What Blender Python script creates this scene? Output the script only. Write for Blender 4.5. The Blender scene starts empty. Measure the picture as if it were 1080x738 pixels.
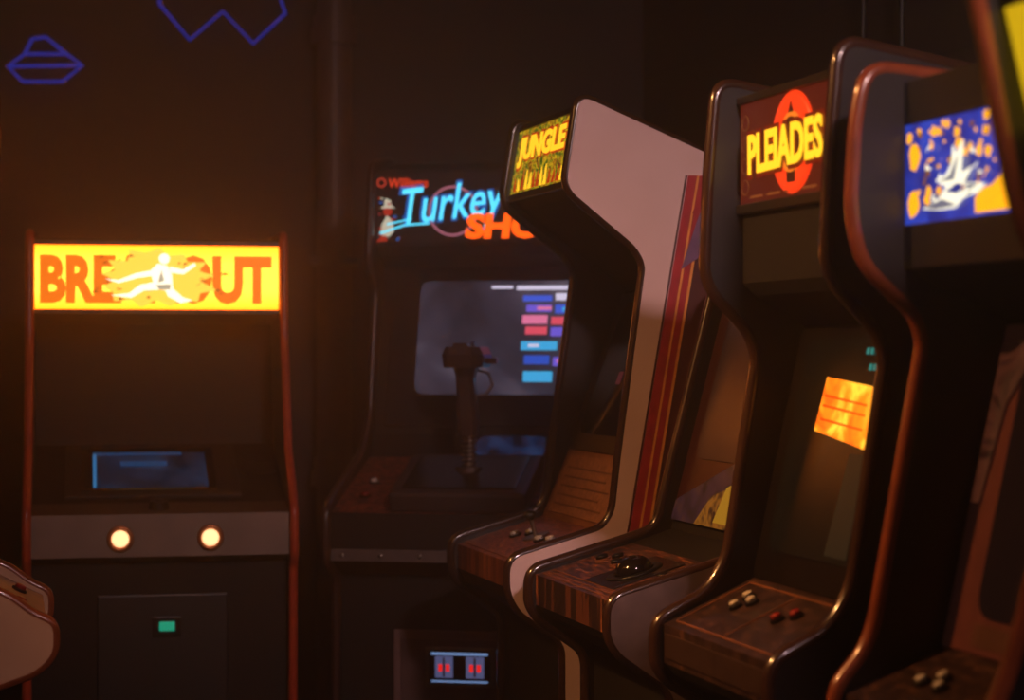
import bpy, bmesh, math, random
from mathutils import Matrix, Vector
random.seed(4)
S = bpy.context.scene
S.view_settings.view_transform = 'Standard'
S.view_settings.look = 'None'

# ------------------------------------------------------------ helpers
def lin(c):
    return tuple(((v/255)/12.92 if v/255 <= 0.04045 else ((v/255+0.055)/1.055)**2.4) for v in c)

def mat(name, col, rough=0.5, metal=0.0, emit=None, es=0.0, col2=None, scale=30.0, bump=0.0, coat=0.0, spec=0.5):
    m = bpy.data.materials.new(name); m.use_nodes = True
    nt = m.node_tree; b = nt.nodes['Principled BSDF']
    b.inputs['Base Color'].default_value = (*lin(col), 1)
    b.inputs['Roughness'].default_value = rough
    b.inputs['Metallic'].default_value = metal
    b.inputs['Coat Weight'].default_value = coat
    b.inputs['Specular IOR Level'].default_value = spec
    tc = nt.nodes.new('ShaderNodeTexCoord')
    nz = nt.nodes.new('ShaderNodeTexNoise'); nz.inputs['Scale'].default_value = scale
    nz.inputs['Detail'].default_value = 4
    nt.links.new(tc.outputs['Object'], nz.inputs['Vector'])
    r = nt.nodes.new('ShaderNodeValToRGB')
    c2 = lin(col2) if col2 else tuple(v*0.75 for v in lin(col))
    r.color_ramp.elements[0].position = 0.35; r.color_ramp.elements[0].color = (*c2, 1)
    r.color_ramp.elements[1].position = 0.65; r.color_ramp.elements[1].color = (*lin(col), 1)
    nt.links.new(nz.outputs['Fac'], r.inputs['Fac'])
    nt.links.new(r.outputs['Color'], b.inputs['Base Color'])
    if bump:
        bp = nt.nodes.new('ShaderNodeBump'); bp.inputs['Strength'].default_value = bump
        bp.inputs['Distance'].default_value = 0.01
        nt.links.new(nz.outputs['Fac'], bp.inputs['Height']); nt.links.new(bp.outputs['Normal'], b.inputs['Normal'])
    if emit:
        b.inputs['Emission Color'].default_value = (*lin(emit), 1)
        b.inputs['Emission Strength'].default_value = es
    return m

def emi(name, col, s=1.0):
    return mat(name, tuple(int(v*0.3) for v in col), 0.4, emit=col, es=s)

def emi_ramp(name, stops, scale, s=1.0, kind='noise', detail=3.0, dist=0.0):
    m = bpy.data.materials.new(name); m.use_nodes = True
    nt = m.node_tree; b = nt.nodes['Principled BSDF']
    b.inputs['Roughness'].default_value = 0.25
    tc = nt.nodes.new('ShaderNodeTexCoord')
    t = nt.nodes.new('ShaderNodeTexNoise'); t.inputs['Scale'].default_value = scale
    t.inputs['Detail'].default_value = detail; t.inputs['Distortion'].default_value = dist
    out = t.outputs['Fac']
    nt.links.new(tc.outputs['Object'], t.inputs['Vector'])
    r = nt.nodes.new('ShaderNodeValToRGB'); r.color_ramp.interpolation = 'LINEAR'
    els = r.color_ramp.elements
    els[0].position = stops[0][0]; els[0].color = (*lin(stops[0][1]), 1)
    els[1].position = stops[-1][0]; els[1].color = (*lin(stops[-1][1]), 1)
    for p, c in stops[1:-1]:
        e = els.new(p); e.color = (*lin(c), 1)
    nt.links.new(out, r.inputs['Fac'])
    nt.links.new(r.outputs['Color'], b.inputs['Emission Color'])
    b.inputs['Emission Strength'].default_value = s
    b.inputs['Base Color'].default_value = (0.02, 0.02, 0.02, 1)
    return m

def art(name, cols, scale=(8, 40, 1), rough=0.35):
    """printed control panel overlay : banded / blocky art"""
    m = bpy.data.materials.new(name); m.use_nodes = True
    nt = m.node_tree; b = nt.nodes['Principled BSDF']; b.inputs['Roughness'].default_value = rough
    tc = nt.nodes.new('ShaderNodeTexCoord')
    mp = nt.nodes.new('ShaderNodeMapping'); mp.inputs['Scale'].default_value = scale
    nzz = nt.nodes.new('ShaderNodeTexNoise'); nzz.inputs['Scale'].default_value = 1.3; nzz.inputs['Detail'].default_value = 5
    r = nt.nodes.new('ShaderNodeValToRGB'); r.color_ramp.interpolation = 'CONSTANT'
    els = r.color_ramp.elements
    els[0].position = 0; els[0].color = (*lin(cols[1]), 1)
    els[1].position = .5; els[1].color = (*lin(cols[0]), 1)
    q = els.new(.62); q.color = (*lin(cols[2]), 1)
    q = els.new(.66); q.color = (*lin(cols[1]), 1)
    nt.links.new(tc.outputs['Object'], mp.inputs['Vector']); nt.links.new(mp.outputs['Vector'], nzz.inputs['Vector'])
    nt.links.new(nzz.outputs['Fac'], r.inputs['Fac']); nt.links.new(r.outputs['Color'], b.inputs['Base Color'])
    return m

def link(o, parent=None, M=None):
    S.collection.objects.link(o)
    if parent: o.parent = parent
    if M is not None: o.matrix_basis = M
    return o

def empty(name, loc, deg):
    o = bpy.data.objects.new(name, None); o.empty_display_size = 0.1
    o.location = loc; o.rotation_euler = (0, 0, math.radians(deg)); S.collection.objects.link(o); return o

def tri(bm, faces):
    bm.normal_update()
    bmesh.ops.triangulate(bm, faces=faces, quad_method='BEAUTY', ngon_method='EAR_CLIP')

def mesh_obj(name, bm, mats, parent=None, M=None, smooth=False):
    bmesh.ops.recalc_face_normals(bm, faces=bm.faces[:])
    me = bpy.data.meshes.new(name); bm.to_mesh(me); bm.free()
    for m in (mats if isinstance(mats, (list, tuple)) else [mats]): me.materials.append(m)
    if smooth:
        for p in me.polygons: p.use_smooth = True
    return link(bpy.data.objects.new(name, me), parent, M)

def box(name, parent, M, x0, x1, v0, v1, n0, n1, m, bev=0.0):
    bm = bmesh.new(); bmesh.ops.create_cube(bm, size=1)
    for v in bm.verts:
        v.co = ((x0+x1)/2+v.co.x*(x1-x0), (v0+v1)/2+v.co.y*(v1-v0), (n0+n1)/2+v.co.z*(n1-n0))
    if bev: bmesh.ops.bevel(bm, geom=bm.edges[:], offset=bev, segments=2, affect='EDGES', profile=0.6)
    return mesh_obj(name, bm, m, parent, M)

def cyl(name, parent, M, x, v, n0, n1, r, m, r2=None, seg=24, dome=0.0):
    bm = bmesh.new(); r2 = r if r2 is None else r2
    prof = [(r, n0), (r2, n1)]
    if dome:
        for i in range(1, 6):
            a = i/6*math.pi/2; prof.append((r2*math.cos(a), n1+dome*math.sin(a)))
    rings = []
    for pr, pz in prof:
        rings.append([bm.verts.new((x+pr*math.cos(2*math.pi*i/seg), v+pr*math.sin(2*math.pi*i/seg), pz)) for i in range(seg)])
    for a, b in zip(rings, rings[1:]):
        for i in range(seg): bm.faces.new((a[i], a[(i+1) % seg], b[(i+1) % seg], b[i]))
    bm.faces.new(rings[0][::-1]); bm.faces.new(rings[-1])
    return mesh_obj(name, bm, m, parent, M, smooth=bool(dome))

def ring(name, parent, M, x, v, n, R, r, m, sx=1.0, sy=1.0, seg=40):
    bm = bmesh.new(); vs = []
    for i in range(seg):
        a = 2*math.pi*i/seg; c = []
        for j in range(6):
            b = 2*math.pi*j/6; q = R+r*math.cos(b)
            c.append(bm.verts.new((x+q*math.cos(a)*sx, v+q*math.sin(a)*sy, n+min(r*0.5, .003)*math.sin(b))))
        vs.append(c)
    for i in range(seg):
        for j in range(6):
            bm.faces.new((vs[i][j], vs[(i+1) % seg][j], vs[(i+1) % seg][(j+1) % 6], vs[i][(j+1) % 6]))
    return mesh_obj(name, bm, m, parent, M, True)

def poly(name, parent, M, pts, n0, n1, m):
    bm = bmesh.new()
    a = [bm.verts.new((p[0], p[1], n0)) for p in pts]; b = [bm.verts.new((p[0], p[1], n1)) for p in pts]
    k = len(pts)
    for i in range(k): bm.faces.new((a[i], a[(i+1) % k], b[(i+1) % k], b[i]))
    bm.faces.new(a[::-1]); bm.faces.new(b)
    tri(bm, [f for f in bm.faces if len(f.verts) > 4])
    return mesh_obj(name, bm, m, parent, M)

def text(name, parent, M, s, x0, x1, v0, v1, n, m, shear=0.0, offset=0.0, rot=0.0, th=0.0015):
    cu = bpy.data.curves.new(name, 'FONT'); cu.body = s; cu.shear = shear; cu.offset = offset; cu.resolution_u = 3
    cu.extrude = 0.05
    o = bpy.data.objects.new(name+'_src', cu); S.collection.objects.link(o)
    bpy.context.view_layer.update()
    me = bpy.data.meshes.new_from_object(o.evaluated_get(bpy.context.evaluated_depsgraph_get()))
    bpy.data.objects.remove(o); bpy.data.curves.remove(cu)
    xs = [v.co.x for v in me.vertices]; ys = [v.co.y for v in me.vertices]
    ax, bx, ay, by = min(xs), max(xs), min(ys), max(ys)
    cx, cy = (x0+x1)/2, (v0+v1)/2; R = Matrix.Rotation(rot, 2)
    for v in me.vertices:
        p = Vector((x0+(v.co.x-ax)/(bx-ax)*(x1-x0)-cx, v0+(v.co.y-ay)/(by-ay)*(v1-v0)-cy)); p = R @ p
        v.co = (cx+p.x, cy+p.y, n+(th if v.co.z > 0 else 0))
    me.materials.clear(); me.materials.append(m)
    return link(bpy.data.objects.new(name, me), parent, M)

def fillet(pts, rad, seg=5):
    out = []; k = len(pts)
    for i in range(k):
        p = Vector(pts[i]); a = Vector(pts[i-1])-p; b = Vector(pts[(i+1) % k])-p
        la, lb = a.length, b.length; r = min(rad, la*0.45, lb*0.45)
        A = p+a/la*r; B = p+b/lb*r
        for j in range(seg+1):
            t = j/seg; q = A.lerp(p, t).lerp(p.lerp(B, t), t); out.append((q.x, q.y))
    return out

def FM(pa, pb):
    a, c = pb[0]-pa[0], pb[1]-pa[1]; L = math.hypot(a, c); a /= L; c /= L
    return Matrix(((1, 0, 0, 0), (0, a, -c, pa[0]), (0, c, a, pa[1]), (0, 0, 0, 1)))

def tube(name, parent, pts, r, m, closed=False, M=None, res=3):
    cu = bpy.data.curves.new(name, 'CURVE'); cu.dimensions = '3D'; cu.bevel_depth = r; cu.bevel_resolution = res
    sp = cu.splines.new('POLY'); sp.points.add(len(pts)-1)
    for i, p in enumerate(pts): sp.points[i].co = (*p, 1)
    sp.use_cyclic_u = closed; cu.use_fill_caps = True
    o = bpy.data.objects.new(name+'_src', cu); S.collection.objects.link(o); bpy.context.view_layer.update()
    me = bpy.data.meshes.new_from_object(o.evaluated_get(bpy.context.evaluated_depsgraph_get()))
    bpy.data.objects.remove(o)
    me.materials.clear(); me.materials.append(m)
    for p in me.polygons: p.use_smooth = True
    return link(bpy.data.objects.new(name, me), parent, M)

def panel(name, parent, x0, x1, prof, m):
    bm = bmesh.new()
    a = [bm.verts.new((x0, p[0], p[1])) for p in prof]; b = [bm.verts.new((x1, p[0], p[1])) for p in prof]
    k = len(prof)
    for i in range(k): bm.faces.new((a[i], a[(i+1) % k], b[(i+1) % k], b[i]))
    f1 = bm.faces.new(a[::-1]); f2 = bm.faces.new(b)
    tri(bm, [f1, f2])
    return mesh_obj(name, bm, m, parent)

def body(name, parent, x0, x1, prof, mats, idx):
    bm = bmesh.new()
    a = [bm.verts.new((x0, p[0], p[1])) for p in prof]; b = [bm.verts.new((x1, p[0], p[1])) for p in prof]
    k = len(prof)
    for i in range(k):
        f = bm.faces.new((a[i], a[(i+1) % k], b[(i+1) % k], b[i])); f.material_index = idx.get(i, 0)
    f1 = bm.faces.new(a[::-1]); f2 = bm.faces.new(b)
    tri(bm, [f1, f2])
    return mesh_obj(name, bm, mats, parent)

def cabinet(loc, deg, W, outer, inner, m_side, m_trim, m_body, mats_idx=None, trim_r=0.0115, rad=0.03, T=0.02, laminate=None):
    e = empty('arcade_cabinet', (loc[0], loc[1], 0), deg)
    pr = fillet(outer, rad)
    pr = [(y, max(z, 0.0)) for y, z in pr]
    panel('side_panel_left', e, 0, T, pr, m_side); panel('side_panel_right', e, W-T, W, pr, m_side)
    if laminate:
        panel('side_laminate_left', e, -.0015, 0, pr, laminate); panel('side_laminate_right', e, W, W+.0015, pr, laminate)
    tp = [(y, max(z, trim_r)) for y, z in pr]
    tube('edge_trim_left', e, [(T/2, y, z) for y, z in tp], trim_r, m_trim, True)
    tube('edge_trim_right', e, [(W-T/2, y, z) for y, z in tp], trim_r, m_trim, True)
    ms = [m_body]+[m for m, _ in (mats_idx or [])]; idx = {}
    for n, (_, ids) in enumerate(mats_idx or []):
        for i in ids: idx[i] = n+1
    body('cabinet_body', e, T, W-T, inner, ms, idx)
    return e

def joystick(e, M, x, v, mball, mstick):
    cyl('joystick_plate', e, M, x, v, 0, 0.004, 0.03, mstick)
    cyl('joystick_shaft', e, M, x, v, 0.003, 0.05, 0.005, mstick)
    cyl('joystick_ball', e, M, x, v, 0.045, 0.058, 0.008, mball, 0.017, dome=0.016)

def button(e, M, x, v, m, r=0.014, mr=None):
    cyl('button_rim', e, M, x, v, 0, 0.005, r*1.3, mr or m)
    cyl('button_cap', e, M, x, v, 0.004, 0.010, r, m, r*0.9, dome=0.003)

# ------------------------------------------------------------ materials
black = mat('black_laminate', (20, 15, 15), 0.42)
blackgl = mat('black_gloss', (16, 12, 12), 0.25)
trim_bk = mat('black_edge_moulding', (52, 31, 22), 0.22, coat=0.6)
trim_red = mat('red_edge_moulding', (180, 62, 32), 0.35)
trim_wood = mat('brown_edge_moulding', (125, 60, 34), 0.26, coat=0.6)
bezel = mat('matte_bezel', (15, 11, 11), 0.7, spec=.3)
glass = mat('dark_screen_glass', (8, 8, 9), 0.08, spec=0.6)
pink = mat('pale_side_laminate', (226, 198, 196), 0.5, col2=(219, 190, 187), scale=6)
grey = mat('grey_metal_panel', (105, 92, 86), 0.45, metal=0.3)
steel = mat('scratched_steel', (150, 140, 130), 0.35, metal=0.9)
chrome = mat('button_white_plastic', (185, 175, 165), 0.25)
redp = mat('red_plastic', (140, 26, 20), 0.3)
blackp = mat('black_plastic', (12, 11, 12), 0.35, spec=.35)
tan = mat('tan_overlay', (130, 78, 50), 0.4, col2=(100, 60, 40))
cream = mat('cream_laminate', (190, 148, 118), 0.45, col2=(175, 135, 106), scale=5)
art_w = art('control_overlay_rust', [(140, 78, 50), (88, 47, 35), (184, 116, 70)], (40, 90, 1))
art_a = art('control_overlay_stripe', [(90, 50, 36), (42, 26, 24), (160, 94, 54)], (20, 100, 1))
art_p = art('control_overlay_brown', [(52, 34, 30), (38, 25, 24), (84, 53, 40)], (26, 60, 1))
art_t = art('control_overlay_red', [(130, 60, 42), (60, 32, 28), (150, 86, 62)], (40, 50, 1))

# ------------------------------------------------------------ room
wallm = mat('dark_painted_block_wall', (56, 40, 42), 0.75, col2=(48, 34, 36), scale=3, bump=0.1)
nt = wallm.node_tree
tc = nt.nodes['Texture Coordinate'] if 'Texture Coordinate' in nt.nodes else nt.nodes.new('ShaderNodeTexCoord')
br = nt.nodes.new('ShaderNodeTexBrick'); br.inputs['Scale'].default_value = 1
br.inputs['Brick Width'].default_value = 0.40; br.inputs['Row Height'].default_value = 0.20
br.inputs['Mortar Size'].default_value = 0.005; br.inputs['Mortar Smooth'].default_value = 0.5
br.inputs['Color1'].default_value = (1, 1, 1, 1); br.inputs['Color2'].default_value = (0.95, 0.95, 0.95, 1); br.inputs['Mortar'].default_value = (0.3, 0.3, 0.3, 1)
nt.links.new(tc.outputs['Object'], br.inputs['Vector'])
mx = nt.nodes.new('ShaderNodeMixRGB'); mx.blend_type = 'MULTIPLY'; mx.inputs[0].default_value = 1
bs = nt.nodes['Principled BSDF']; src = bs.inputs['Base Color'].links[0].from_socket
nt.links.new(src, mx.inputs[1]); nt.links.new(br.outputs['Color'], mx.inputs[2]); nt.links.new(mx.outputs[0], bs.inputs['Base Color'])
wallp = mat('dark_painted_plaster', (46, 37, 44), 0.8, col2=(40, 32, 38), scale=2, bump=0.08)
floorm = mat('dark_carpet', (40, 26, 28), 0.95, col2=(22, 15, 20), scale=60, bump=0.3)
ceilm = mat('dark_ceiling', (30, 24, 25), 0.9)

H = 3.0
def slab(name, p, q, m, th=0.1):
    d = Vector((q[0]-p[0], q[1]-p[1])); L = d.length; d /= L
    M = Matrix(((d.x, 0, d.y, p[0]), (d.y, 0, -d.x, p[1]), (0, 1, 0, 0), (0, 0, 0, 1)))
    return box(name, None, M, 0, L, 0, H, -th, 0, m)
I4 = Matrix.Identity(4)
box('floor', None, I4, -3.0, 3.2, -1.5, 7.0, -0.1, 0, floorm)
box('ceiling', None, I4, -3.0, 3.2, -1.5, 7.0, H, H+0.1, ceilm)
WY = 6.7
dx, dy = 0.963, 0.27
R0 = (0.031+dx*1.05, 4.2+dy*1.05)
def onwall(y): return (R0[0]-0.27/0.963*(y-R0[1]), y)
slab('wall_back', (-2.4, WY), (onwall(WY)[0]+0.02, WY), wallp)
slab('wall_right', onwall(WY), onwall(-1.2), wallm)
slab('wall_left', (-2.4, -1.2), (-2.4, WY), wallp)
box('baseboard_back', None, I4, -2.38, -0.75, WY-0.02, WY-0.001, 0.0, 0.10, blackgl)

# wall pipe with couplings
e = empty('wall_pipe', (-0.565, WY-0.075, 0), 0)
pipem = mat('painted_pipe', (92, 68, 66), 0.5)
cyl('pipe', e, I4, 0, 0, 0, H, 0.056, pipem)
for z0 in (2.30, 0.9):
    cyl('coupling', e, I4, 0, 0, z0, z0+0.05, 0.074, pipem)
    cyl('coupling_lip', e, I4, 0, 0, z0+0.05, z0+0.09, 0.066, pipem)
for z0 in (1.6,):
    box('pipe_bracket', e, I4, -0.07, 0.07, -0.06, 0.075, z0, z0+0.025, pipem)

# power cables coming down the right-hand wall
e = empty('power_cable', (0, 0, 0), 0)
cab_m = mat('cable_rubber', (10, 8, 8), 0.5)
for yy, zz in ((5.05, 1.5), (4.85, 1.4)):
    p = onwall(yy); x = p[0]-0.03; y = p[1]-0.01
    tube('cable', e, [(x, y, H), (x+0.004, y, 2.5), (x-0.006, y, 2.1), (x, y, zz), (x, y, 0.3), (x, y, 0.0)], 0.009, cab_m)
    box('cable_clip', e, I4, x-0.015, x+0.035, y-0.015, y+0.015, 2.0, 2.02, cab_m)

# ------------------------------------------------------------ neon-outline wall art
neon = emi('blue_neon', (36, 52, 180), 0.58)
def nz(px, py, Y=WY-0.03): return ((px-540)*Y/2200, 0, 1.33-(py-369)*Y/2200)
e = empty('neon_saucer_sign', (0, WY-0.03, 0), 0)
o = [nz(*p) for p in ((8, 70), (26, 57), (70, 57), (87, 69), (66, 86), (24, 86))]
tube('saucer_hull', e, o, 0.0054, neon, True)
tube('saucer_midline', e, [o[0], o[3]], 0.0054, neon)
tube('saucer_dome', e, [nz(26, 57), nz(34, 41), nz(48, 39), nz(70, 57)], 0.0054, neon)
for p in (nz(26, 57), nz(66, 86)):
    box('standoff', e, I4, p[0]-0.005, p[0]+0.005, 0, 0.029, p[2]-0.005, p[2]+0.005, blackp)
e = empty('neon_asteroid_sign', (0, WY-0.03, 0), 0)
o = [nz(*p) for p in ((168, 4), (200, 42), (235, 12), (267, 46), (301, 14), (284, -34), (246, -58), (196, -50), (172, -26))]
tube('asteroid_outline', e, o, 0.0054, neon, True)
for p in (o[1], o[3], o[6]):
    box('standoff', e, I4, p[0]-0.005, p[0]+0.005, 0, 0.029, p[2]-0.005, p[2]+0.005, blackp)

# ------------------------------------------------------------ 1. yellow marquee cabinet on the left
W = 0.672
outer = [(.05, 0), (.03, .79), (0, .82), (0, .935), (.16, 1.07), (.27, 1.36), (.30, 1.632), (.80, 1.632), (.80, 0)]
inner = [(.07, 0), (.07, .80), (.012, .82), (.012, .925), (.13, .945), (.50, 1.075), (.56, 1.40), (.33, 1.425), (.315, 1.43), (.315, 1.61), (.33, 1.622), (.79, 1.622), (.79, 0)]
mgrey = mat('worn_control_metal', (134, 110, 94), 0.5, col2=(116, 95, 82), scale=9)
deck = mat('dark_deck_metal', (62, 46, 40), 0.5)
e = cabinet((-1.192, 5.076), 11.5, W, outer, inner, black, trim_red, bezel, [(mgrey, (2,)), (deck, (3,))], rad=0.02)
def backlit(name, edge, mid, strength, vmax):
    m_ = bpy.data.materials.new(name); m_.use_nodes = True
    nt = m_.node_tree; b = nt.nodes['Principled BSDF']; b.inputs['Base Color'].default_value = (0.1, 0.06, 0.01, 1)
    tcn = nt.nodes.new('ShaderNodeTexCoord'); sx = nt.nodes.new('ShaderNodeSeparateXYZ'); nt.links.new(tcn.outputs['Object'], sx.inputs[0])
    mr = nt.nodes.new('ShaderNodeMapRange'); nt.links.new(sx.outputs['Y'], mr.inputs[0]); mr.inputs[1].default_value = 0.0; mr.inputs[2].default_value = vmax
    rp = nt.nodes.new('ShaderNodeValToRGB'); nt.links.new(mr.outputs[0], rp.inputs[0])
    rp.color_ramp.elements[0].color = (*edge, 1); rp.color_ramp.elements[1].color = (*edge, 1)
    q = rp.color_ramp.elements.new(0.3); q.color = (*mid, 1)
    q = rp.color_ramp.elements.new(0.7); q.color = (*mid, 1)
    nt.links.new(rp.outputs[0], b.inputs['Emission Color']); b.inputs['Emission Strength'].default_value = strength
    return m_
m_y = backlit('yellow_backlit_acrylic', (1.0, .13, .001), (1.0, .22, .016), 8.0, .18)
M = FM((.315, 1.43), (.315, 1.61))
box('marquee_glass', e, M, .022, W-.022, .006, .172, .001, .006, m_y)
box('marquee_rail', e, M, .02, W-.02, .172, .185, 0, .012, black, .002)
box('marquee_rail_lower', e, M, .02, W-.02, -.006, .006, 0, .012, black, .002)
or_l = emi('orange_lettering', (240, 112, 8), 1.3)
text('marquee_lettering', e, M, 'BREAKOUT', .035, W-.04, .020, .148, .0065, or_l, offset=.05)
pale = mat('pale_yellow_backlit', (60, 40, 10), .4); pb = pale.node_tree.nodes['Principled BSDF']
pb.inputs['Emission Color'].default_value = (1.0, .52, .05, 1); pb.inputs['Emission Strength'].default_value = 1.8
wh = emi('white_backlit', (255, 245, 215), 1.8)
def burst(name, k, r0, r1, q0, q1, n0, n1, m, sy):
    star = []
    for i in range(k*2):
        a = i*math.pi/k+.1; r = random.uniform(r0, r1) if i % 2 == 0 else random.uniform(q0, q1)
        v = .088+r*math.sin(a)*sy
        star.append((.335+r*math.cos(a), min(max(v, .012), .165)))
    poly(name, e, M, star, n0, n1, m)
burst('marquee_burst_glow', 13, .14, .17, .11, .14, .0082, .009, pale, .50)
# leaping player figure: torso, head, swinging arm and racket, legs
poly('player_torso', e, M, [(.325, .075), (.315, .105), (.335, .125), (.360, .120), (.372, .095), (.375, .060), (.350, .055)], .0104, .0112, wh)
cyl('player_head', e, M, .352, .138, .0104, .0112, .014, wh, seg=16)
poly('player_arm_back', e, M, [(.365, .118), (.400, .110), (.430, .128), (.434, .120), (.402, .098), (.368, .102)], .0104, .0112, wh)
poly('player_arm_front', e, M, [(.322, .108), (.280, .100), (.235, .082), (.200, .085), (.235, .074), (.285, .088), (.325, .094)], .0113, .0118, wh)
poly('player_leg_front', e, M, [(.330, .078), (.290, .070), (.262, .048), (.215, .042), (.268, .036), (.300, .055), (.350, .058)], .0104, .0112, wh)
poly('player_leg_back', e, M, [(.352, .062), (.375, .060), (.400, .038), (.425, .030), (.395, .022), (.362, .040)], .0113, .0118, wh)
gr_ = emi('pale_grey_backlit', (200, 190, 160), 1.0)
poly('player_shirt_fold', e, M, [(.335, .075), (.345, .110), (.352, .080)], .0119, .0123, gr_)
poly('player_shorts', e, M, [(.330, .070), (.370, .072), (.368, .058), (.340, .056)], .0119, .0123, gr_)
dk = emi('brown_print', (130, 60, 6), .8)
for i in range(34):
    x = random.uniform(.15, .53); v = random.uniform(.03, .145)
    poly('marquee_shard', e, M, [(x, v), (x+random.uniform(.006, .02), v+random.uniform(.0, .008)), (x+.005, v+random.uniform(.004, .008))], .0093, .0100, dk)
M = FM((.13, .945), (.50, 1.075))
box('monitor_bezel', e, M, .10, W-.13, .02, .36, 0, .012, mat('bezel_board', (32, 27, 28), .5), .004)
box('monitor_glass', e, M, .14, W-.19, .05, .33, .012, .016, glass, .002)
bl = emi('blue_phosphor', (18, 84, 136), .45)
bl2 = emi('blue_phosphor_bright', (60, 150, 215), .55)
box('display_field', e, M, .17, .46, .06, .29, .0165, .017, emi_ramp('dim_blue_field', [(.35, (5, 20, 36)), (.5, (9, 42, 70)), (.65, (14, 62, 98))], 7, .5))
box('display_line', e, M, .17, .178, .06, .29, .0175, .0185, bl2)
box('display_line_top', e, M, .17, .40, .275, .29, .0175, .0185, bl)
box('display_score', e, M, .24, .36, .20, .23, .0175, .0185, bl)
cyl('speaker_grille', e, M, W-.075, .2, 0, .008, .045, bezel)
for i in range(4): box('grille_slot', e, M, W-.105, W-.045, .165+i*.02, .172+i*.02, .008, .010, blackp)
M = FM((.012, .925), (.13, .945))
cyl('paddle_knob', e, M, .33, .06, 0, .02, .026, blackp, .022)
M = FM((.012, .82), (.012, .925))
lampm = emi('lit_button_white', (255, 200, 140), 2.2)
rimm = mat('button_rim_steel', (190, 110, 60), .3, metal=.6)
for x in (.235, .455):
    ring('start_button_rim', e, M, x, .045, .004, .027, .006, rimm)
    cyl('start_button_lamp', e, M, x, .045, 0, .008, .021, lampm, .018, dome=.005)
M = FM((.07, 0), (.07, .80))
box('coin_door', e, M, .18, .50, .30, .72, .0, .008, black, .003)
box('coin_slot_lamp_housing', e, M, .315, .385, .615, .665, .008, .014, blackp, .002)
box('coin_slot_lamp', e, M, .331, .369, .630, .653, .014, .017, emi('green_lamp', (30, 170, 130), .8), .001)

# ------------------------------------------------------------ 2. light gun shooter cabinet
W = 0.70
outer = [(.1, 0), (.1, .75), (0, .79), (0, .93), (.06, .955), (.36, 1.05), (.46, 1.15), (.53, 1.50), (.44, 1.57), (.45, 1.64), (.48, 1.84), (.70, 1.87), (1.05, 1.75), (1.05, 0)]
inner = [(.12, 0), (.12, .755), (.015, .80), (.015, .92), (.42, 1.04), (.46, 1.10), (.60, 1.56), (.52, 1.59), (.50, 1.615), (.50, 1.825), (.70, 1.86), (1.04, 1.74), (1.04, 0)]
e = cabinet((-.479, 5.258), -10, W, outer, inner, black, mat('worn_dark_moulding', (60, 34, 27), .35, coat=.4), bezel, [(art_t, (3,)), (black, (2,))])
M = FM((.50, 1.615), (.50, 1.825))
box('marquee_glass', e, M, .02, W-.02, .012, .20, .001, .005, mat('black_marquee_glass', (14, 10, 12), .3, emit=(30, 16, 20), es=.25))
cy = emi('cyan_script', (80, 210, 240), 1.8); cyd = emi('blue_script_outline', (16, 84, 165), 1.2)
text('marquee_script_outline', e, M, 'Turkey', .088, .392, .035, .178, .0055, cyd, .35, .035, .10)
text('marquee_script', e, M, 'Turkey', .098, .382, .043, .17, .0075, cy, .35, .006, .10)
ring('marquee_target_ring', e, M, .235, .095, .006, .066, .0035, emi('pink_ring', (190, 110, 130), .8))
tube('script_flourish', e, [(.03, .035, .008), (.10, .058, .008), (.17, .062, .008)], .0025, cy, M=M)
tube('script_flourish_upper', e, [(.05, .06, .008), (.12, .075, .008)], .002, cy, M=M)
text('marquee_block_lettering', e, M, 'SHOOT', .27, .64, .018, .088, .0095, emi('orange_block', (245, 84, 8), 2.2), 0.1, .05)
text('maker_lettering', e, M, 'Williams', .055, .165, .160, .187, .0055, emi('red_small', (215, 56, 25), 1.2), .1, .02)
ring('maker_badge', e, M, .035, .175, .006, .011, .0025, emi('red_badge', (200, 60, 40), .9))
figm = emi('figure_cream', (215, 205, 180), .9); figr = emi('figure_red', (180, 45, 30), .9)
poly('figure_body', e, M, [(.03, .03), (.055, .025), (.07, .04), (.066, .07), (.05, .085), (.035, .06)], .0055, .0065, figm)
cyl('figure_head', e, M, .052, .096, .0055, .0068, .013, figr, seg=14)
poly('figure_hat', e, M, [(.03, .105), (.075, .105), (.064, .112), (.06, .128), (.044, .128), (.042, .112)], .0066, .0075, figm)
poly('figure_leg', e, M, [(.035, .03), (.02, .012), (.05, .014), (.05, .03)], .0055, .0065, figr)
for i in range(14):
    x = .02+random.random()*.08; v = .015+random.random()*.13
    box('marquee_fleck', e, M, x, x+.004+random.random()*.008, v, v+.005, .007, .0078, random.choice([figm, figr, cyd]))
M = FM((.46, 1.10), (.60, 1.56))
box('monitor_shroud', e, M, .05, W-.05, .02, .47, .0, .012, bezel, .005)
scr = emi_ramp('game_screen_dim', [(0.3, (36, 34, 44)), (0.5, (66, 62, 80)), (0.7, (120, 108, 124))], 4, .7, dist=.6)
fr = fillet([(.13, .11), (W-.07, .11), (W-.07, .435), (.13, .435)], .03)
poly('monitor_tube_face', e, M, fr, .012, .016, scr)
cols = [(60, 90, 210), (60, 170, 225), (225, 80, 100), (110, 90, 210), (220, 210, 235), (40, 80, 190), (230, 120, 160)]
cm = [emi('display_block_%d' % i, c, 1.15) for i, c in enumerate(cols)]
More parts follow.
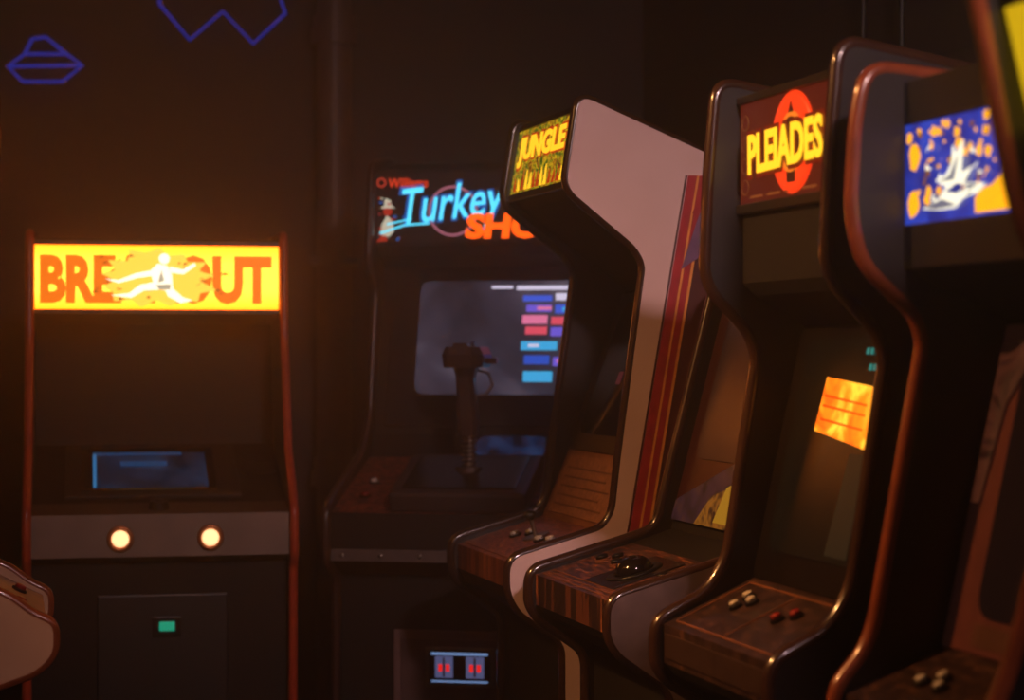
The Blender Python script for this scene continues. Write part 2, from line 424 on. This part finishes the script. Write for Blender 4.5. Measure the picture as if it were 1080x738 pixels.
for (x0, x1, v0, v1, c) in ((.40, .56, .408, .42, 4), (.42, .50, .375, .392, 0), (.51, .60, .378, .398, 4), (.43, .50, .345, .365, 3), (.51, .60, .34, .365, 0), (.42, .49, .31, .335, 6), (.50, .60, .308, .33, 2),
                            (.43, .49, .28, .302, 2), (.50, .55, .275, .30, 3), (.56, .60, .27, .30, 2), (.42, .52, .235, .26, 1), (.53, .60, .235, .26, 0),
                            (.43, .50, .195, .22, 5), (.51, .59, .19, .215, 3), (.43, .51, .145, .175, 1), (.33, .39, .412, .420, 4),
                            (.46, .50, .350, .360, 6), (.53, .56, .346, .358, 1), (.44, .47, .244, .252, 4), (.52, .57, .20, .207, 6)):
    n_ = .0172 if c in (6,) and (x1-x0) < .06 or (x1-x0) < .055 and v0 in (.346, .244) else .0165
    box('display_sprite', e, M, x0, x1, v0, v1, n_, n_+.0007, cm[c])
# raised gun plinth on the control deck
M = FM((.015, .92), (.42, 1.04))
box('gun_plinth', e, M, .17, .52, .0, .30, .0, .055, mat('plinth_vinyl', (56, 42, 40), .5), .01)
box('plinth_plate', e, M, .20, .49, .03, .27, .055, .060, blackgl, .002)
box('reload_panel', e, M, .55, .67, .05, .25, 0, .012, blackgl, .003)
M2 = FM((.42, 1.04), (.46, 1.10))
poly('blue_lit_insert', e, M2, fillet([(.30, .005), (.50, .005), (.50, .065), (.32, .065)], .02), .001, .006, emi_ramp('deep_blue_glow', [(.35, (8, 14, 30)), (.5, (20, 44, 84)), (.65, (30, 70, 120))], 18, .5))
M = FM((.015, .92), (.42, 1.04))
for x, v in ((.58, .1), (.64, .1), (.61, .18)): button(e, M, x, v, redp, .012, blackp)
button(e, M, .08, .12, redp, .012, blackp); button(e, M, .08, .22, chrome, .010, blackp)
# gun: sprung stalk, grip, trigger, slide, sight
g = Matrix.Translation((.345, .17, 1.0))
gunm = mat('gun_metal', (74, 56, 50), .35, metal=.4)
cyl('gun_base', e, g, 0, 0, .0, .03, .045, gunm, .035)
cyl('gun_stalk', e, g, 0, 0, .03, .12, .012, gunm)
pts = [(.018*math.cos(t*.7), .018*math.sin(t*.7), .028+t*.0013) for t in range(0, 64)]
tube('gun_spring', e, pts, .003, steel, M=g)
def hull(name, parent, M, secs, m):
    bm = bmesh.new(); rs = []
    for (cx, cy_, cz, hx, hy) in secs:
        rs.append([bm.verts.new((cx+sx_*hx, cy_+sy_*hy, cz)) for sx_, sy_ in ((-1, -.6), (-.6, -1), (.6, -1), (1, -.6), (1, .6), (.6, 1), (-.6, 1), (-1, .6))])
    for a, b2 in zip(rs, rs[1:]):
        for i in range(8): bm.faces.new((a[i], a[(i+1) % 8], b2[(i+1) % 8], b2[i]))
    bm.faces.new(rs[0][::-1]); bm.faces.new(rs[-1])
    return mesh_obj(name, bm, m, parent, M)
hull('gun_grip', e, g, [(0, 0, .11, .022, .026), (-.002, -.004, .15, .026, .03), (-.004, -.010, .20, .024, .027), (-.006, -.014, .26, .023, .03), (-.006, -.014, .29, .03, .04)], gunm)
hull('gun_body', e, g, [(-.006, .0, .285, .050, .09), (-.006, .0, .318, .054, .10), (-.006, .0, .338, .044, .10)], gunm)
box('gun_sight', e, g, -.010, -.002, .07, .09, .337, .352, gunm, .001)
box('gun_rear_sight', e, g, -.025, .014, -.09, -.075, .336, .348, gunm, .001)
tube('gun_trigger_guard', e, [(.01, .02, .28), (.045, .03, .27), (.055, .03, .24), (.04, .02, .215), (.0, .01, .21)], .004, gunm, M=g)
box('gun_side_lever', e, g, .045, .075, -.02, .0, .295, .31, gunm, .003)
M = FM((.015, .80), (.015, .92))
box('metal_kick_strip', e, M, .02, W-.02, -.002, .028, 0, .006, grey, .001)
for i in range(7): cyl('strip_bolt', e, M, .05+i*.1, .013, .006, .009, .006, steel, seg=12, dome=.003)
M = FM((.12, 0), (.12, .755))
box('coin_door_frame', e, M, .16, .47, .18, .615, .0, .014, mat('coin_door_frame_paint', (128, 100, 94), .45, metal=.2), .004)
box('coin_door', e, M, .18, .45, .20, .595, .014, .020, mat('coin_door_paint', (104, 80, 76), .4, metal=.2), .003)
box('coin_bezel', e, M, .245, .425, .475, .575, .020, .026, steel, .003)
box('coin_bezel_back', e, M, .255, .415, .485, .565, .026, .028, blackp)
blu = emi('coin_lamp_blue', (120, 150, 200), 1.0); rd = emi('coin_lamp_red', (225, 30, 22), 1.3)
for x in (.270, .350):
    box('coin_slot_bezel', e, M, x+.002, x+.048, .498, .553, .028, .030, emi('coin_slot_glow', (90, 94, 135), .8), .002)
    box('coin_reject_lamp', e, M, x+.011, x+.021, .514, .533, .030, .034, rd, .002)
    box('coin_reject_lamp', e, M, x+.030, x+.040, .514, .533, .030, .034, rd, .002)
    box('coin_slot_bar', e, M, x+.023, x+.028, .502, .550, .034, .036, chrome)
box('coin_lamp_strip', e, M, .262, .408, .556, .562, .028, .030, blu)
box('coin_lamp_strip', e, M, .262, .408, .487, .491, .028, .030, blu)

# ------------------------------------------------------------ row of cabinets along the right-hand wall
DEG = -74.34
# 3. pale-sided cabinet with stripes
W = .51
outer = [(.12, 0), (.12, .72), (.02, .79), (0, .83), (0, .897), (.205, .955), (.228, .99), (.242, 1.11), (.297, 1.51), (.277, 1.546), (.121, 1.670), (.152, 1.863), (.65, 1.66), (.74, 1.50), (.74, 0)]
inner = [(.135, 0), (.135, .735), (.03, .80), (.012, .83), (.012, .885), (.215, .945), (.28, 1.10), (.42, 1.47), (.165, 1.655), (.14, 1.68), (.167, 1.842), (.64, 1.65), (.73, 1.49), (.73, 0)]
e = cabinet((-.142, 4.81), DEG, W, outer, inner, black, trim_bk, bezel, [(art_w, (3, 4)), (tan, (5,))], laminate=pink)
M = FM((.14, 1.68), (.167, 1.842))
mq = emi_ramp('green_gold_marquee', [(.3, (20, 40, 12)), (.44, (70, 92, 16)), (.52, (200, 160, 20)), (.6, (120, 40, 10)), (.7, (30, 50, 14))], 42, 1.3, dist=1.5)
box('marquee_glass', e, M, .022, W-.022, .004, .158, .001, .005, mq)
gold = emi('gold_letters', (250, 186, 36), 1.7); redl = emi('red_letters', (190, 50, 14), 1.0)
text('marquee_lettering_shadow', e, M, 'JUNGLE', .045, .425, .060, .142, .0055, redl, .0, .06)
text('marquee_lettering', e, M, 'JUNGLE', .055, .415, .066, .136, .008, gold, .0, .04)
for i in range(14):
    x = .05+i*.03; poly('marquee_grass', e, M, [(x, .012), (x+.018, .012), (x+.008+random.uniform(-.01, .01), .04+random.random()*.02)], .0055, .007, random.choice([gold, gold, redl]))
box('marquee_rail', e, M, .02, W-.02, .155, .168, 0, .009, black, .002); box('marquee_rail_lower', e, M, .02, W-.02, -.01, .006, 0, .009, black, .002)
M = FM((.28, 1.10), (.42, 1.47))
box('monitor_bezel', e, M, .02, W-.02, .0, .385, .0, .006, blackp, .002)
poly('monitor_tube_face', e, M, fillet([(.08, .04), (W-.08, .04), (W-.08, .36), (.08, .36)], .03), .006, .010, glass)
box('display_sprite', e, M, .27, .30, .20, .24, .0105, .011, emi('purple_glow', (46, 24, 70), .5))
box('display_sprite', e, M, .22, .25, .16, .19, .0105, .011, emi('red_glow', (90, 30, 40), .5))
M = FM((.215, .945), (.28, 1.10))
box('instruction_card', e, M, .05, W-.05, .015, .155, .0, .004, mat('instruction_card_print', (150, 100, 72), .45, col2=(112, 74, 56), scale=90))
for i in range(5): box('instruction_line', e, M, .08, .42-.04*(i % 2), .035+i*.022, .039+i*.022, .004, .005, mat('print_dark', (90, 52, 38), .5))
M = FM((.012, .885), (.215, .945))
box('overlay_border', e, M, .03, W-.03, .012, .018, 0, .002, tan)
for x, v in ((.17, .10), (.21, .125), (.33, .11), (.38, .12)): button(e, M, x, v, chrome, .011, blackp)
cyl('joystick_plate', e, M, .27, .12, 0, .004, .03, steel)
cyl('joystick_shaft', e, M, .27, .12, .003, .045, .005, steel)
cyl('joystick_ball', e, M, .27, .12, .04, .05, .007, blackp, .014, dome=.012)
stripe_red = mat('stripe_red', (180, 44, 56), .5); stripe_or = mat('stripe_orange', (240, 165, 80), .5); stripe_mar = mat('stripe_maroon', (80, 32, 34), .5)
def stripe(x0, x1, a, b2, m, nm):
    pts = [(.250+a-.12, .0), (.250+a, .92), (.386+a, 1.70), (.386+b2, 1.70), (.250+b2, .92), (.250+b2-.12, .0)]
    panel(nm, e, x0, x1, pts, m)
mauve = mat('side_art_mauve', (120, 90, 130), .5)
for x0, x1 in ((W+.0015, W+.0027), (-.0027, -.0015)):
    stripe(x0, x1, .0, .004, stripe_mar, 'side_stripe_dark')
    stripe(x0, x1, .006, .026, stripe_red, 'side_stripe_red')
    stripe(x0, x1, .026, .031, stripe_or, 'side_stripe_thin')
    stripe(x0, x1, .031, .046, stripe_red, 'side_stripe_red_inner')
    stripe(x0, x1, .046, .052, stripe_or, 'side_stripe_gold')
    stripe(x0, x1, .052, .100, stripe_mar, 'side_stripe_maroon')
    s = .0008 if x1 > .1 else -.0008
    panel('side_art_arrow', e, x0+s, x1+s, [(.375, 1.50), (.41, 1.60), (.44, 1.68), (.47, 1.50), (.42, 1.53)], mauve)
    panel('side_art_shadow', e, x0+s*1.5, x1+s*1.5, [(.40, 1.62), (.44, 1.70), (.50, 1.58), (.50, 1.50), (.45, 1.62)], stripe_red)

# 4. low cabinet with trackball
W = .53
outer = [(.12, 0), (.12, .72), (.02, .79), (0, .82), (0, .888), (.195, .942), (.27, .965), (.40, 1.47), (.44, 1.50), (.66, 1.50), (.74, 1.40), (.74, 0)]
inner = [(.135, 0), (.135, .735), (.03, .80), (.012, .82), (.012, .88), (.215, .938), (.30, .965), (.43, 1.46), (.66, 1.485), (.73, 1.39), (.73, 0)]
e = cabinet((.031, 4.2), DEG, W, outer, inner, black, trim_bk, bezel, [(art_a, (3, 4))], laminate=mat('greige_side_laminate', (128, 104, 100), .5))
M = FM((.012, .88), (.215, .938))
for i in range(3): box('overlay_stripe', e, M, .03, W-.03, .010+i*.012, .012+i*.012, 0, .0015, tan)
ring('trackball_ring', e, M, .32, .11, .004, .046, .009, blackp)
cyl('trackball', e, M, .32, .11, 0, .008, .036, mat('trackball_black', (20, 14, 14), .1), .036, dome=.026, seg=32)
box('trackball_plate', e, M, .24, .40, .035, .185, 0, .003, blackgl, .001)
for x, v in ((.10, .12), (.14, .14), (.19, .12)): button(e, M, x, v, blackp, .013, tan)
button(e, M, .45, .12, blackp, .012, blackp)
M = FM((.30, .965), (.43, 1.46))
box('monitor_bezel', e, M, .02, W-.02, .02, .50, .0, .005, mat('oxblood_bezel', (60, 26, 25), .35), .002)
poly('monitor_tube_face', e, M, fillet([(.08, .15), (W-.08, .15), (W-.08, .46), (.08, .46)], .03), .005, .009, mat('warm_dark_glass', (20, 10, 10), .3, emit=(36, 18, 18), es=.35))
poly('bezel_art_purple', e, M, [(.03, .02), (.03, .06), (.30, .15), (.38, .17), (.38, .02)], .009, .0095, emi_ramp('purple_print_glow', [(.35, (30, 14, 16)), (.5, (58, 28, 44)), (.65, (80, 40, 34))], 16, .5))  # printed bezel art; its lit look is put in as emission
poly('bezel_art_orange', e, M, [(.16, .02), (.22, .08), (.30, .10), (.36, .02)], .0095, .0105, emi_ramp('gold_print_glow', [(.35, (60, 28, 14)), (.5, (170, 100, 26)), (.65, (60, 30, 16))], 30, .6))
poly('bezel_art_gold', e, M, [(.26, .03), (.29, .10), (.32, .11), (.33, .03)], .0105, .0115, emi('yellow_print_glow', (210, 150, 40), .5))
M = FM((.135, 0), (.135, .735))
box('coin_door', e, M, .10, .42, .15, .62, 0, .012, blackgl, .004)
for x in (.17, .29): ring('coin_slot_ring', e, M, x+.03, .5, .014, .03, .004, steel, 1, 1, 20)

# 5. red ring marquee cabinet
def tall(loc, W, outer, inner, msz, side, trim):
    return cabinet(loc, DEG, W, outer, inner, side, trim, bezel, msz, rad=.035)
W = .50
outer = [(.10, 0), (.10, .74), (.02, .79), (0, .82), (0, .888), (.09, .93), (.127, .985), (.18, 1.32), (.165, 1.36), (.087, 1.44), (.094, 1.61), (.108, 1.772), (.35, 1.73), (.70, 1.62), (.72, 1.5), (.72, 0)]
inner = [(.115, 0), (.115, .75), (.03, .80), (.012, .82), (.012, .883), (.17, .955), (.26, 1.37), (.17, 1.42), (.15, 1.44), (.15, 1.745), (.35, 1.72), (.70, 1.61), (.71, 1.5), (.71, 0)]
e = tall((.231, 3.42), W, outer, inner, [(art_p, (3, 4))], black, trim_bk)
M = FM((.15, 1.44), (.15, 1.745))
box('marquee_glass', e, M, .022, W-.022, .128, .292, .001, .005, mat('maroon_marquee_glass', (30, 12, 12), .3, emit=(100, 28, 16), es=.7))
rr = emi('red_ring_print', (225, 52, 16), 1.7); orr = emi('orange_ring_print', (240, 120, 30), 1.3)
ring('marquee_ring', e, M, .24, .212, .006, .056, .018, rr, 1.15, 1.08)
ring('marquee_ring_inner', e, M, .24, .212, .009, .036, .004, orr, 1.15, 1.2)
poly('marquee_ring_core', e, M, [(.22, .24), (.24, .275), (.26, .24), (.255, .15), (.225, .15)], .009, .0100, mat('core_dark', (30, 10, 8), .4, emit=(90, 30, 14), es=.4))
text('marquee_lettering_outline', e, M, 'PLEIADES', .070, .378, .168, .248, .0115, emi('maroon_outline', (130, 24, 8), .8), 0, .09, .02)
text('marquee_lettering', e, M, 'PLEIADES', .078, .370, .175, .241, .014, emi('yellow_letters', (250, 190, 36), 1.8), 0, .03, .02)
for i in range(4): ring('marquee_planet', e, M, .045, .155+i*.035, .006, .012, .0012, mat('dim_ring_print', (60, 26, 16), .4, emit=(150, 80, 40), es=.4), 1.2, 1, 20)
for i in range(4): box('marquee_speckle_text', e, M, .07+i*.07, .12+i*.07, .136, .140, .006, .007, emi('small_print', (180, 90, 40), .5))
box('marquee_rail', e, M, .02, W-.02, .292, .305, 0, .012, black, .002); box('marquee_rail_lower', e, M, .02, W-.02, .112, .128, 0, .012, black, .002)
M = FM((.17, .955), (.26, 1.37))
box('monitor_bezel', e, M, .02, W-.02, .0, .42, .0, .005, blackgl, .002)
poly('monitor_tube_face', e, M, fillet([(.07, .05), (W-.05, .05), (W-.05, .40), (.07, .40)], .03), .005, .009, mat('greenish_glass', (9, 9, 7), .25, emit=(20, 17, 10), es=.4, scale=5))
refl = emi_ramp('orange_reflection_glow', [(.3, (215, 60, 6)), (.45, (250, 120, 14)), (.58, (255, 190, 50)), (.7, (235, 90, 10))], 13, 2.0, dist=.8)
poly('painted_reflection', e, M, [(.165, .251), (.36, .228), (.36, .324), (.175, .338)], .0095, .0105, refl)  # orange reflection on the glass, put in as a glowing shape
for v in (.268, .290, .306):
    poly('painted_reflection_stripe', e, M, [(.18, v), (.34, v-.012), (.34, v-.009), (.18, v+.004)], .0106, .0112, emi('reflection_stripe', (225, 70, 8), 1.3))
poly('painted_reflection_column', e, M, [(.29, .06), (.37, .06), (.37, .22), (.31, .22)], .0095, .010, emi('dim_olive', (36, 34, 22), .5))  # faint green reflection on the glass, painted as an olive glow
tl = emi('teal_digits', (40, 150, 140), .7)
for x, v in ((.30, .375), (.315, .375), (.33, .375), (.32, .350), (.335, .350)): box('display_digit', e, M, x, x+.009, v, v+.010, .0095, .0105, tl)
M = FM((.012, .883), (.17, .955))
box('overlay_frame', e, M, .04, W-.04, .015, .018, 0, .0015, tan); box('overlay_frame_back', e, M, .04, W-.04, .155, .158, 0, .0015, tan)
for x in (.04, .24, W-.043): box('overlay_frame_side', e, M, x, x+.003, .015, .158, 0, .0015, tan)
for x, v in ((.13, .09), (.155, .11), (.12, .12), (.30, .09), (.33, .11)): button(e, M, x, v, chrome if x < .25 else redp, .009, blackp)
M = FM((.012, .82), (.012, .883))
box('front_strip', e, M, .03, W-.03, .01, .05, 0, .003, mat('front_strip_print', (50, 33, 29), .4), .001)

# 6. blue marquee cabinet
W = .52
outer = [(.12, 0), (.12, .74), (.08, .79), (.06, .82), (.06, .87), (.105, .92), (.121, .96), (.193, 1.34), (.18, 1.38), (.10, 1.45), (.085, 1.52), (.092, 1.64), (.108, 1.715), (.50, 1.68), (.70, 1.55), (.72, 1.5), (.72, 0)]
inner = [(.135, 0), (.135, .75), (.09, .80), (.072, .82), (.072, .865), (.22, .925), (.32, 1.37), (.20, 1.42), (.165, 1.44), (.165, 1.695), (.50, 1.67), (.69, 1.54), (.71, 1.5), (.71, 0)]
e = tall((.376, 2.82), W, outer, inner, [(art_p, (3, 4))], black, trim_wood)
M = FM((.165, 1.44), (.165, 1.695))
bmq = emi_ramp('blue_space_marquee', [(.25, (12, 20, 70)), (.45, (24, 44, 150)), (.6, (40, 70, 190)), (.75, (16, 26, 90))], 14, 1.1)
box('marquee_glass', e, M, .022, W-.022, .060, .195, .001, .005, bmq)
yel = emi('yellow_asteroids', (245, 165, 18), 1.6); whs = emi('white_ship', (245, 238, 210), 1.5)
def blob(x, v, r, m, n):
    k = 9; p = []
    for i in range(k):
        a = 2*math.pi*i/k; q_ = r*random.uniform(.6, 1.15); p.append((x+q_*math.cos(a), min(max(v+q_*math.sin(a), .064), .192)))
    poly('marquee_rock', e, M, p, n, n+.001, m)
yb = emi('brown_asteroids', (150, 90, 20), .8)
for i in range(100):
    blob(random.uniform(.03, .38), random.uniform(.07, .188), random.uniform(.002, .009), random.choice([yel, yel, yb]), .0055)
blob(.30, .080, .04, yel, .0055); blob(.34, .095, .04, yel, .0056); blob(.05, .085, .018, yel, .0056); blob(.05, .15, .018, yel, .0056); blob(.25, .072, .035, yel, .0057)
poly('marquee_ship', e, M, [(.08, .078), (.13, .090), (.158, .112), (.165, .155), (.178, .13), (.18, .106), (.25, .10), (.23, .09), (.19, .085), (.17, .074), (.12, .074)], .007, .009, whs)
poly('marquee_ship_wing', e, M, [(.12, .113), (.15, .119), (.195, .160), (.190, .117), (.22, .124), (.19, .10), (.14, .105)], .009, .0105, whs)
sg = emi('ship_grey', (130, 130, 150), .8)
for pts_ in ([(.09, .080), (.14, .087), (.18, .077), (.12, .075)], [(.13, .111), (.16, .116), (.185, .142), (.172, .110)], [(.19, .092), (.21, .102), (.24, .099)]):
    poly('marquee_ship_shade', e, M, pts_, .0107, .0115, sg)
poly('marquee_ship_canopy', e, M, [(.15, .096), (.18, .105), (.21, .100), (.18, .092)], .0107, .0115, emi('canopy_blue', (40, 60, 150), .9))
for i in range(18):
    x = .17+random.uniform(-.09, .09); v = .11+random.uniform(-.035, .045)
    poly('marquee_shard', e, M, [(x, v), (x+random.uniform(.008, .02), v+random.uniform(-.004, .010)), (x+.004, v+random.uniform(.004, .009))], .0116, .0121, random.choice([yel, whs, whs, sg]))
box('marquee_rail', e, M, .02, W-.02, .195, .255, 0, .006, black, .002); box('marquee_rail_lower', e, M, .02, W-.02, .0, .06, 0, .006, black, .002)
M = FM((.22, .925), (.32, 1.37))
box('monitor_bezel', e, M, .02, W-.02, .0, .45, .0, .005, mat('brown_bezel_glow', (90, 46, 36), .35, emit=(36, 16, 12), es=.4), .002)  # emission put in to stand for ambient light on the bezel
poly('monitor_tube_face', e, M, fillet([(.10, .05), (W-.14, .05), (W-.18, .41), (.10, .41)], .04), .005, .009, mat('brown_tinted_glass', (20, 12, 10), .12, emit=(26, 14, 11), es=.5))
sp = emi_ramp('bezel_planets_glow', [(.4, (34, 15, 11)), (.5, (100, 48, 30)), (.6, (44, 20, 16))], 9, .5, dist=1)  # printed planets, brightened by emission put into the colour
poly('bezel_art_arc', e, M, [(.03, .42), (.20, .44), (.26, .42), (.2, .40), (.12, .40), (.07, .34), (.05, .2), (.03, .2)], .009, .010, sp)
poly('bezel_art_planet', e, M, fillet([(.16, .36), (.21, .34), (.22, .29), (.17, .28), (.14, .31)], .02), .009, .010, sp)
box('instruction_strip', e, M, .10, W-.10, .01, .04, .005, .007, mat('strip_print', (80, 50, 42), .4))
M = FM((.072, .865), (.22, .925))
for x, v in ((.12, .07), (.145, .09), (.17, .07), (.35, .08)): button(e, M, x, v, chrome if x < .3 else redp, .009, blackp)
joystick(e, M, .43, .08, blackp, steel)

# 7. nearest cabinet of the row, yellow marquee
W = .52
outer = [(.12, 0), (.12, .74), (.02, .79), (0, .82), (0, .88), (.04, .93), (.07, 1.0), (.17, 1.34), (.155, 1.38), (.085, 1.45), (.07, 1.50), (.02, 1.73), (.05, 1.76), (.6, 1.74), (.72, 1.5), (.72, 0)]
inner = [(.135, 0), (.135, .75), (.03, .80), (.012, .82), (.012, .875), (.17, .94), (.30, 1.36), (.14, 1.43), (.105, 1.50), (.046, 1.735), (.6, 1.73), (.71, 1.49), (.71, 0)]
e = tall((.475, 2.25), W, outer, inner, [(art_p, (3, 4))], black, trim_wood)
M = FM((.105, 1.50), (.046, 1.735))
box('marquee_glass', e, M, .022, W-.022, .07, .205, .001, .005, emi('yellow_marquee', (225, 180, 20), .9))
text('marquee_lettering', e, M, 'GALAXY', .10, .42, .10, .175, .006, emi('blue_marquee_letters', (30, 50, 150), .8), 0, .04)
box('marquee_rail', e, M, .02, W-.02, .205, .23, 0, .008, blackgl, .002)
M = FM((.17, .94), (.30, 1.36))
box('monitor_bezel', e, M, .02, W-.02, .0, .44, .0, .005, mat('oxblood_bezel_b', (60, 28, 24), .35), .002)
poly('monitor_tube_face', e, M, fillet([(.08, .05), (W-.08, .05), (W-.08, .40), (.08, .40)], .03), .005, .009, glass)
M = FM((.012, .875), (.17, .94))
for x in (.12, .16, .36): button(e, M, x, .08, redp, .011, blackp)
joystick(e, M, .26, .09, blackp, steel)

# 8. cream cabinet at far left edge, facing right
W = .50
outer = [(.12, 0), (.12, .76), (.03, .79), (0, .82), (0, .870), (.035, .885), (.085, .925), (.18, .94), (.26, 1.40), (.24, 1.50), (.105, 1.63), (.095, 1.77), (.6, 1.74), (.72, 1.5), (.72, 0)]
inner = [(.135, 0), (.135, .77), (.04, .80), (.012, .825), (.012, .865), (.10, .910), (.20, .930), (.34, 1.40), (.25, 1.55), (.120, 1.635), (.112, 1.75), (.6, 1.73), (.71, 1.49), (.71, 0)]
e = cabinet((-.768, 3.5), 103.5, W, outer, inner, cream, trim_wood, bezel, [(tan, (3, 4, 5))], trim_r=.0105)
M = FM((.120, 1.635), (.112, 1.75))
box('marquee_glass', e, M, .022, W-.022, .006, .108, .001, .005, backlit('amber_added_glow', (1, .16, .006), (1, .24, .03), 5.0, .12))  # out-of-view marquee, its glow added for orange light from the left
text('marquee_lettering', e, M, 'RALLY', .08, .42, .03, .09, .006, redl, 0, .03)  # lettering on the out-of-view marquee
M = FM((.20, .930), (.34, 1.40))
box('monitor_bezel', e, M, .02, W-.02, .0, .45, .0, .005, blackp, .002)
poly('monitor_tube_face', e, M, fillet([(.07, .05), (W-.07, .05), (W-.07, .40), (.07, .40)], .03), .005, .009, glass)
M = FM((.012, .865), (.10, .910))
for x in (.12, .16, .36): button(e, M, x, .05, redp, .011, blackp)

# ------------------------------------------------------------ lighting and air
w = bpy.data.worlds.new('dim_room'); S.world = w; w.use_nodes = True
wn = w.node_tree
wn.nodes['Background'].inputs[0].default_value = (.75, .42, .40, 1)
wn.nodes['Background'].inputs[1].default_value = .05
vs_ = wn.nodes.new('ShaderNodeVolumeScatter'); vs_.inputs['Density'].default_value = 0.050; vs_.inputs['Anisotropy'].default_value = 0.80
vs_.inputs['Color'].default_value = (1, .98, .95, 1)
wn.links.new(vs_.outputs[0], wn.nodes['World Output'].inputs['Volume'])

def lamp(name, loc, target, size, col, power, spread=math.pi):
    e = empty(name, loc, 0)
    cyl('added_fill_housing', e, I4, 0, 0, .02, .12, size/2+.03, blackp, size/2)
    l = bpy.data.lights.new(name+'_bulb', 'AREA'); l.shape = 'DISK'; l.size = size; l.color = col; l.energy = power; l.spread = spread
    o = bpy.data.objects.new('added_fill_bulb', l); S.collection.objects.link(o); o.parent = e
    d = Vector(target)-Vector(loc); o.rotation_euler = d.to_track_quat('-Z', 'Y').to_euler()
    return e
lamp('added_fill_light', (0.9, 0.6, 2.88), (0.2, 4.3, 1.3), .3, (1, .62, .60), 16, math.radians(65))  # added fill light behind the camera; its ceiling fixture is made up
lamp('added_fill_light', (-1.7, 2.9, 2.88), (0.5, 3.5, 1.0), .25, (1, .42, .13), 20, math.radians(55))  # added orange light for the moulding rims, fixture made up too

# ------------------------------------------------------------ camera
c = bpy.data.cameras.new('camera'); c.lens = 2200/1080*36; c.sensor_width = 36; c.clip_start = .05
c.dof.use_dof = True; c.dof.focus_distance = 4.0; c.dof.aperture_fstop = 3.2
co = bpy.data.objects.new('camera', c); co.location = (0, 0, 1.33); co.rotation_euler = (math.pi/2, 0, 0)
S.collection.objects.link(co); S.camera = co
